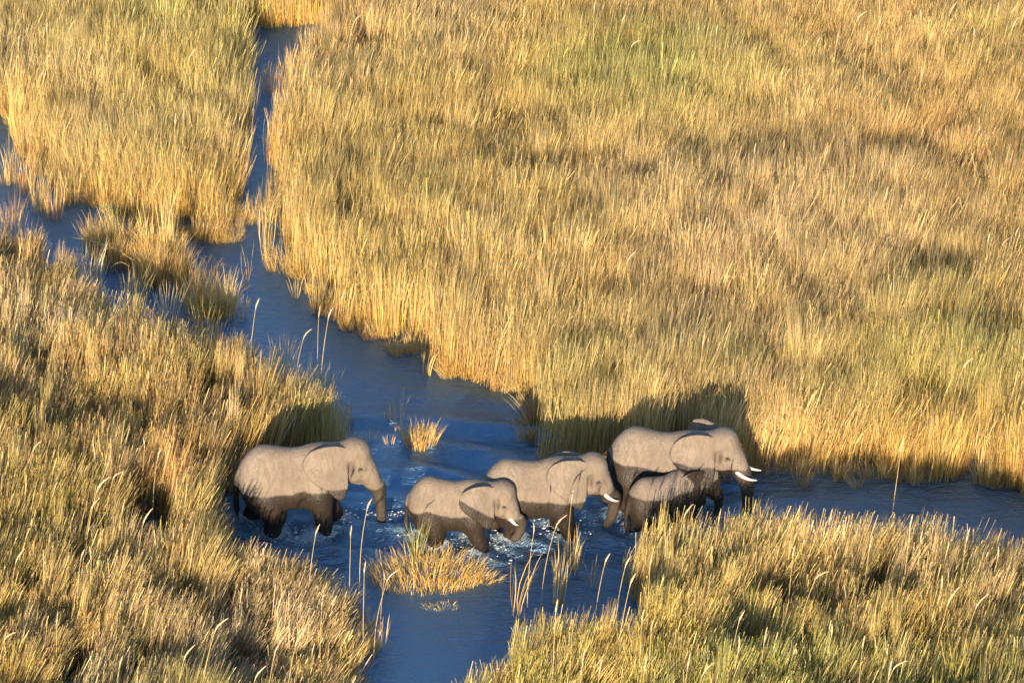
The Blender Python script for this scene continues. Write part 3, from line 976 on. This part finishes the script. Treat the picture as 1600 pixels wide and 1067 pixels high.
field("tall_grass", "wide field of tall golden grass filling the right bank behind the elephants", RIGHT, 7.5, TALL,
      {'straw': .9, 'olive': .9, 'pink': 1.4, 'gold': .45, 'rust': .7, 'reed': .4}, lean=(.02, 0), hgt=1.0, seed=1, margin=.3,
      hfun=lambda px, py: np.where(py < 330, .85, 1.0),
      zones=[(1000, 155, 130, 55, 'green', 5), (1520, 640, 120, 55, 'green', 1.0), (1300, 660, 60, 35, 'green', 1.2), (1130, 630, 40, 26, 'green', 2.0), (900, 390, 90, 60, 'straw', 1.0), (560, 380, 120, 140, 'olive', .7),
             (1250, 400, 330, 110, 'pink', 1.8), (1500, 260, 150, 110, 'rust', 1.6), (1400, 740, 260, 28, 'gold', 2.5), (640, 540, 160, 40, 'gold', 1.0), (780, 590, 140, 50, 'straw', 2.0), (430, 270, 30, 40, 'rust', 2.0), (700, 60, 80, 60, 'beige', 1.5), (930, 660, 140, 70, 'reed', 1.5)])
field("tall_grass", "olive and straw grass of the far left bank above the diagonal channel", FARLEFT, 7.5, TALL,
      {'straw': .8, 'olive': 1.2, 'gold': .6, 'beige': .3, 'pink': .3}, lean=(-.04, 0), hgt=.85, seed=2, margin=.3,
      zones=[(230, 340, 180, 40, 'gold', 2.2), (350, 350, 60, 60, 'rust', .8), (450, 20, 70, 45, 'gold', 3.5), (300, 60, 90, 60, 'green', .9), (60, 210, 60, 40, 'gold', 1.2)])
POOL = [(175, 812), (262, 806), (268, 870), (255, 912), (190, 900), (170, 850)]
field("clumped_grass", "clumped orange and straw grass of the near left bank below the diagonal channel", LEFT, 15.0, CLUMP,
      {'gold': .8, 'rust': 1.8, 'beige': .3, 'olive': .7, 'straw': .3, 'pink': .5}, lean=(lambda px, py: np.clip((py - 600) / 300, 0, 1) * .16), hgt=1.0, dark=.42, clump=(8, .85), seed=3, holes=[POOL],
      hfun=lambda px, py: (.72 + .28 * np.clip((py - 470) / 180, 0, 1)) * np.where((px > 320) & (py > 840), .62, 1.0),
      zones=[(280, 740, 130, 50, 'rust', 2.0), (430, 640, 60, 60, 'gold', 1.5), (60, 560, 120, 60, 'beige', 1.2), (350, 1050, 250, 110, 'beige', 1.0), (60, 900, 160, 90, 'olive', 1.5), (200, 420, 200, 40, 'rust', 1.5), (490, 700, 60, 30, 'reed', 2), (330, 1180, 260, 60, 'green', 1.2), (520, 1060, 60, 50, 'gold', 1.2)])
field("clumped_grass", "golden green clumped grass of the near right foreground below the water", NEAR, 16.0, CLUMP,
      {'straw': .9, 'gold': .7, 'olive': .9, 'pink': .4}, lean=(.06, 0), hgt=1.0, dark=.5, clump=(8, .85), seed=4, holes=[[(1105, 1035), (1190, 1030), (1200, 1090), (1110, 1095)]],
      hfun=lambda px, py: np.where(px < 800, .5, np.where(px < 985, .8, .95)),
      zones=[(1200, 940, 250, 50, 'straw', 1.5), (1100, 1150, 350, 60, 'green', 2.0), (1500, 1180, 350, 60, 'green', 1.5), (950, 1100, 120, 60, 'gold', 1.0)])


def fringe(label, poly, seed, per_m=5.0, mix=('gold', 'straw', 'rust')):
    """short bent leaves thinning out into the water along a bank"""
    rg = np.random.default_rng(seed)
    P, A, B = [], [], []
    for a, b in zip(poly[:-1], poly[1:]):
        if max(a[0], b[0]) < -60 or min(a[0], b[0]) > 1660 or max(a[1], b[1]) < -20 or min(a[1], b[1]) > 1120: continue
        if 370 < a[0] < 480 and 40 < a[1] < 345: continue        # the narrow channel stays open
        p, q = at(*a), at(*b)
        L = (q - p).length
        nrm = Vector((-(q - p).y, (q - p).x, 0)) / max(L, 1e-6)
        for i in range(int(L * per_m) + 1):
            w = p.lerp(q, rg.random()) + nrm * rg.normal(0, .2)
            P.append((w.x, w.y, 0))
            k = PAL[mix[rg.integers(0, len(mix))]]
            A.append(k[0]); B.append(k[1])
    n = len(P)
    rot = np.stack([rg.normal(0, .22, n), rg.normal(0, .22, n), rg.uniform(0, 6.28, n)], 1)
    sc = np.stack([rg.uniform(.35, .8, n)] * 2 + [rg.uniform(.3, .8, n)], 1)
    br = rg.uniform(.65, 1.1, (n, 1))
    scatter("bank_grass", label, np.array(P), rot, sc, rg.integers(0, SHORT[1], n), np.array(A) * br, np.array(B) * br, SHORT)


fringe("short golden fringe of bent grass along the right bank", RIGHT, 21)
fringe("short golden fringe of bent grass under the far left bank", FARLEFT, 22)
fringe("short rusty fringe of bent grass along the near left bank", LEFT, 23, 3.5, ('rust', 'gold', 'olive'))

ISLE = [(118, 372), (200, 378), (262, 398), (332, 443), (362, 468), (364, 498), (330, 496), (290, 484), (240, 454), (198, 440), (148, 402)]
field("short_grass", "low orange grass of the small island inside the diagonal channel", ISLE, 14.0, SHORT, {'rust': 1.0, 'gold': 1.0, 'straw': .3}, hgt=1.05, seed=7)

# ------------------------------------------------------------------ single plants standing in the water
def plant(name, label, px, py, n, height, foot, lean=(.05, 0), pal='straw', spread=.08, bend=.12, width=.011, hvar=.35, fy=None, cat="reeds", group=None, seed=0):
    me = blade_mesh(name, BLADE_G, n, height, foot, spread, bend, width, random.Random(px * 7 + py), hvar=hvar, lean=lean, tints=PAL[pal])
    if fy:
        for v in me.vertices: v.co.y *= fy
    o = link(bpy.data.objects.new(name, me))
    p = at(px, py)
    o.location = (p.x, p.y, 0)
    tag(o, label, cat, group)
    return o


plant("grass_tussock", "low bright orange grass tussock in the water in front of the smaller elephant", 664, 903, 1300, .62, 1.2, (.05, 0), 'gold', .14, .45, .0095, .85, .6, "grass tussock")
plant("grass_tussock", "flattened tail of dry grass trailing right of the orange tussock", 752, 905, 150, .32, .38, (.3, -.1), 'gold', .5, .5, .010, .5, .5, "grass tussock")
plant("grass_tussock", "small green grass mat floating below the orange tussock", 690, 948, 170, .22, .36, (0, 0), 'olive', .4, .4, .008, .7, .45, "grass tussock")
plant("reed_clump", "upright green reed clump rising from the left side of the orange tussock", 650, 874, 34, 1.10, .12, (.03, 0), 'green', .16, .14, .011)
plant("grass_tussock", "small round straw tussock in the open water behind the two leading rumps", 657, 694, 260, .7, .36, (.05, 0), 'gold', .22, .2, .010, .5, .8, "grass tussock")
plant("reed_clump", "thin pair of tall straw stalks left of the small round tussock", 623, 672, 12, 1.25, .09, (.05, 0), 'straw')
plant("reed_clump", "short dry sprig standing behind the thin pair of stalks", 609, 656, 12, .55, .08, (.02, 0), 'gold')
plant("reed_clump", "pinkish dry sprig right of the last elephant's forehead, nearer the tussock", 608, 694, 16, .42, .12, (.05, 0), 'pink', .2)
plant("reed_clump", "pinkish dry sprig just above the last elephant's forehead", 577, 690, 18, .45, .14, (.05, 0), 'pink', .2)
plant("reed_clump", "dark wet sprigs in the ripples right of the small round tussock", 698, 706, 12, .32, .22, (0, 0), 'olive', .2, .1, .009, .4, 1)
plant("reed_clump", "dark wet sprigs beside the shaded bank, right of the other dark sprigs", 736, 706, 14, .34, .2, (0, 0), 'olive', .2, .1, .009, .4, 1)
plant("reed_clump", "lone leaning straw reed in the open water right of the orange tussock", 806, 960, 14, 1.75, .08, (.16, 0), 'gold', .06, .1, .013)
plant("reed_clump", "tall straw reeds standing in front of the middle elephant's front leg", 872, 942, 30, 1.55, .14, (.06, 0), 'straw', .10, .1, .013)
plant("reed_clump", "stout pale reed clump close behind the tall straw reeds", 897, 894, 26, 1.15, .14, (.05, 0), 'straw', .07, .06, .015)
plant("reed_clump", "young green reed clump opened like a fan left of the near right grass", 925, 917, 14, .85, .08, (.0, 0), 'olive', .45, .1, .011)
plant("reed_clump", "pale stalk bundle standing in the pool at the bottom left of centre", 592, 1012, 20, .85, .14, (.06, 0), 'pink', .1, .08, .012)
plant("reed_clump", "small sprig on the pool beside the pale stalk bundle", 565, 1005, 14, .6, .12, (.06, 0), 'olive', .12)
plant("reed_clump", "narrow pale reeds at the mouth of the narrow far channel", 417, 406, 26, 1.75, .10, (.02, 0), 'straw', .05, .05, .013)
plant("reed_clump", "short fan of pale reeds right of the narrow reeds at the channel mouth", 431, 409, 20, .75, .14, (.0, 0), 'straw', .35)
plant("reed_clump", "isolated pale reed tuft standing off the right bank", 463, 466, 16, .85, .08, (.04, 0), 'straw', .2)
plant("reed_clump", "pale reed sheaf at the water's edge beside the isolated tuft", 497, 486, 30, 1.5, .13, (.04, 0), 'straw', .08)
plant("reed_clump", "two broken pale stumps leaning over the water at the right bank", 665, 586, 10, .8, .10, (.12, 0), 'straw', .1, .1, .018)
plant("reed_clump", "spray of thin grey stalks arching left from the shaded bank", 826, 662, 11, .95, .10, (-.5, 0), 'beige', .35, .1, .009)
plant("reed_clump", "tall straw sheaf at the right tip of the small orange island", 358, 493, 34, 1.45, .13, (.05, 0), 'straw', .08)
plant("reed_clump", "pinkish dry reeds just right of the island's tip", 380, 500, 22, .85, .14, (.02, 0), 'pink', .1)
plant("reed_clump", "thin forked stalk standing alone in the blue channel", 386, 453, 8, 1.35, .06, (.06, 0), 'olive', .15)
plant("reed_clump", "tallest straw sheaf rising from the middle of the small island", 262, 412, 60, 2.45, .16, (.03, 0), 'straw', .05, .06, .011, .45)
plant("reed_clump", "second straw sheaf on the island, left of the tallest one", 232, 404, 34, 1.7, .14, (.0, 0), 'straw', .07)
plant("reed_clump", "olive sheaf at the back of the island", 180, 392, 34, 1.7, .12, (-.02, 0), 'olive', .07)
for k, (px, py, h, pal, lb) in enumerate([
        (14, 286, 1.5, 'straw', "straw reeds at the left edge of the picture beside open water"),
        (42, 300, 1.5, 'rust', "rusty reeds standing in the channel near the left edge"),
        (62, 330, 1.4, 'straw', "pale reed sheaf in the channel, left of the darker gap"),
        (84, 340, 1.3, 'rust', "brown reed clump in the channel below the far left bank"),
        (108, 318, 1.2, 'straw', "straw tuft close under the far left bank"),
        (20, 385, 1.6, 'rust', "rusty clump at the left edge below the open channel"),
        (140, 470, 1.7, 'beige', "greyish reed clump in the shallow water left of the island"),
        (205, 500, 1.6, 'straw', "straw reed clump in front of the island's left half"),
        (262, 520, 1.5, 'beige', "greyish reed clump in front of the island's middle"),
        (322, 555, 1.6, 'gold', "golden reed clump below the island's right half"),
        (402, 632, 1.5, 'gold', "golden clump at the near bank beside the plumed stalk"),
        (440, 600, 1.4, 'straw', "straw clump standing in the channel above the shaded reeds"),
        (478, 622, 1.2, 'gold', "short golden clump at the tip of the near left bank"),
        (505, 640, 1.3, 'reed', "greenish reeds at the outermost point of the near left bank")]):
    plant("reed_clump", lb, px, py, 75, h, .24, (.05, 0), pal, .10, .12, .010, .5)

plant("reed_clump", "dense reed bed in the last elephant's shadow, right half", 505, 697, 260, 1.35, .55, (.02, 0), 'reed', .05, .06, .010, .4, .6)
plant("reed_clump", "dense reed bed in the last elephant's shadow, left half", 442, 700, 260, 1.45, .55, (.02, 0), 'reed', .05, .06, .010, .4, .6)

# fallen stalks on the island
for (a, b, lb) in (((222, 416), (112, 372), "long pale reed stalk lying fallen across the small island"), ((214, 410), (140, 384), "pale reed stalk fallen beside the longest one on the island"),
                   ((232, 405), (148, 322), "thin fallen stalk arching up over the channel from the island"), ((206, 420), (172, 420), "short pale stalk lying flat in the water at the island's front")):
    p0, p1 = at(a[0], a[1], .25), at(b[0], b[1], .35)
    pts = [p0.lerp(p1, i / 7) + Vector((0, 0, .18 * math.sin(i / 7 * 3.1))) for i in range(8)]
    v, fc = tube(pts, [.016 - .0012 * i for i in range(8)], 5)
    tag(mesh_obj("fallen_stalk", v, fc, STEM, None, True), lb, "reed stalk")


# ------------------------------------------------------------------ tall flowering reeds: stem and pale plume
def reed_parts(seed, h, bend, droop):
    rnd = random.Random(seed)
    pts = [Vector((bend * h * (t ** 2), .02 * math.sin(t * 5 + seed), h * t)) for t in [i / 9 for i in range(10)]]
    v, fc = tube(pts, [.0085 - .005 * i / 9 for i in range(10)], 5)
    st = bpy.data.meshes.new("stem"); st.from_pydata(v, [], fc); st.materials.append(STEM)
    for p_ in st.polygons: p_.use_smooth = True
    V, F = [], []
    top, d = pts[-1], (pts[-1] - pts[-2]).normalized()
    L = rnd.uniform(.22, .36)
    ax = [top - d * .05 + d * (L * t) + Vector((droop * L * t * t, 0, -abs(droop) * L * t * t * .6)) for t in [i / 8 for i in range(9)]]
    for i in range(150):
        t = rnd.random() ** .9
        k = min(int(t * 8), 7)
        c = ax[k].lerp(ax[k + 1], t * 8 - k)
        dr = (ax[k + 1] - ax[k]).normalized()
        a = rnd.uniform(0, 6.283)
        s1 = dr.cross(Vector((0, 1, .1))).normalized(); s2 = dr.cross(s1)
        o_ = s1 * math.cos(a) + s2 * math.sin(a)
        e = c + dr * rnd.uniform(.05, .11) + o_ * .022 * math.sin(math.pi * min(1, t * .85 + .12)) * rnd.uniform(.5, 1.2)
        w = o_.cross(dr) * .006
        n = len(V)
        V += [tuple(c - w), tuple(c + w), tuple(e + w * .5), tuple(e - w * .5)]
        F.append((n, n + 1, n + 2, n + 3))
    pm = bpy.data.meshes.new("plume"); pm.from_pydata(V, [], F); pm.materials.append(PLUME)
    return st, pm, h + L, ax[-1].x


REEDS = [reed_parts(i, h, b, dr) for i, (h, b, dr) in enumerate([(2.2, .04, .05), (2.3, .10, .12), (2.1, .14, .25), (2.4, .02, .06), (2.0, .07, -.1), (2.25, .16, .35)])]


_O = ['first', 'second', 'third', 'fourth', 'fifth', 'sixth', 'seventh', 'eighth', 'ninth']
ORD = _O + ['tenth', 'eleventh', 'twelfth', 'thirteenth', 'fourteenth', 'fifteenth', 'sixteenth', 'seventeenth', 'eighteenth', 'nineteenth', 'twentieth'] + ['twenty-' + o for o in _O] + ['thirtieth'] + ['thirty-' + o for o in _O]


def plumed(tips, label, group, seed, scale=1.0):
    rnd = random.Random(seed)
    order = sorted(range(len(tips)), key=lambda i: tips[i][0])
    N = len(tips)
    for i, (tx, ty) in enumerate(tips):
        k = order.index(i)
        place = "" if N == 1 else ", " + ("rightmost" if k == N - 1 else f"{ORD[k]} from the left" if k else "leftmost")
        st, pm, H, ex = REEDS[rnd.randrange(len(REEDS))]
        sc = scale * rnd.uniform(.85, 1.1)
        rz = rnd.uniform(-.6, .6)
        p = at(tx, ty, H * sc * .97 - .05)
        r = bpy.data.objects.new("plumed_reed", None); link(r)
        r.location = (p.x - ex * sc * math.cos(rz), p.y - ex * sc * math.sin(rz), -.05)
        r.rotation_euler = (0, 0, rz)
        r.scale = (sc, sc, sc)
        tag(r, label + place, "reed", group)
        link(bpy.data.objects.new("stem", st), r)
        link(bpy.data.objects.new("plume", pm), r)


plumed([(403, 472)], "tall plumed reed rising alone against the blue water left of the other plumes", "plumed reeds by the channel", 1)
plumed([(500, 482), (517, 487), (483, 515)], "plumed reed in the group standing against the blue channel", "plumed reeds by the channel", 2)
plumed([(578, 785)], "tall plumed reed leaning right in front of the last elephant's belly", "plumed reeds at the near left", 3, 1.05)
plumed([(497, 825), (548, 828), (570, 885), (505, 932), (475, 985), (440, 1000), (350, 965), (250, 705), (165, 745), (152, 780), (188, 735), (130, 863), (141, 860), (235, 797), (225, 690), (60, 690), (35, 860), (90, 960), (300, 1010), (410, 1040), (190, 1030), (20, 985)],
       "pale plumed reed among the clumped grass at the near left", "plumed reeds at the near left", 4)
plumed([(600, 897), (617, 890)], "slim plumed reed over the pale bundle in the bottom pool", "plumed reeds in the bottom pool", 5, .8)
plumed([(834, 822)], "plumed reed leaning over the dark water below the middle elephant", "plumed reeds before the middle elephant", 6, .85)
plumed([(881, 806), (895, 770)], "plumed reed crossing the middle elephant's front leg", "plumed reeds before the middle elephant", 7, .9)
plumed([(950, 870), (982, 875), (990, 902), (1018, 872), (1005, 960), (1019, 975), (1010, 1030), (870, 945), (940, 1035), (912, 1020), (1078, 1025), (1110, 1035), (1155, 1000), (1160, 960), (1198, 985), (1300, 980), (1350, 1000), (1441, 835), (1514, 830), (1496, 920), (1472, 905), (1540, 930), (1392, 1035), (1412, 1030), (1300, 800), (1362, 842), (1290, 890), (1186, 830), (1125, 800), (1080, 790), (1240, 860), (1424, 812), (1560, 860), (1585, 1000)],
       "pale plumed reed among the golden grass at the near right", "plumed reeds at the near right", 8)
plumed([(73, 42), (125, 78), (160, 92), (304, 78), (288, 172), (274, 185), (210, 15), (260, 5), (30, 60)], "pale plumed reed standing out of the far left bank", "plumed reeds on the far left bank", 9, 1.0)
plumed([(548, 125), (575, 105), (560, 25), (580, 10)], "plumed reed on the right bank beside the narrow channel", "plumed reeds on the right bank", 10)
plumed([(820, 15), (930, 8), (975, 28), (997, 62), (1120, 45), (1350, 18), (1356, 55), (1375, 30), (1438, 20), (1456, 55), (1494, 5), (1522, 48), (1560, 8), (1590, 8), (1310, 55), (1280, 62), (1440, 110), (1590, 30)], "pale plumed reed sticking up at the top of the right field", "plumed reeds on the right bank", 11)
plumed([(1546, 370), (1575, 372), (990, 395), (915, 375), (1225, 222), (1180, 230), (1590, 360), (1100, 525), (1515, 560), (1410, 690)], "scattered plumed reed in the middle of the right field", "plumed reeds on the right bank", 12, .95)
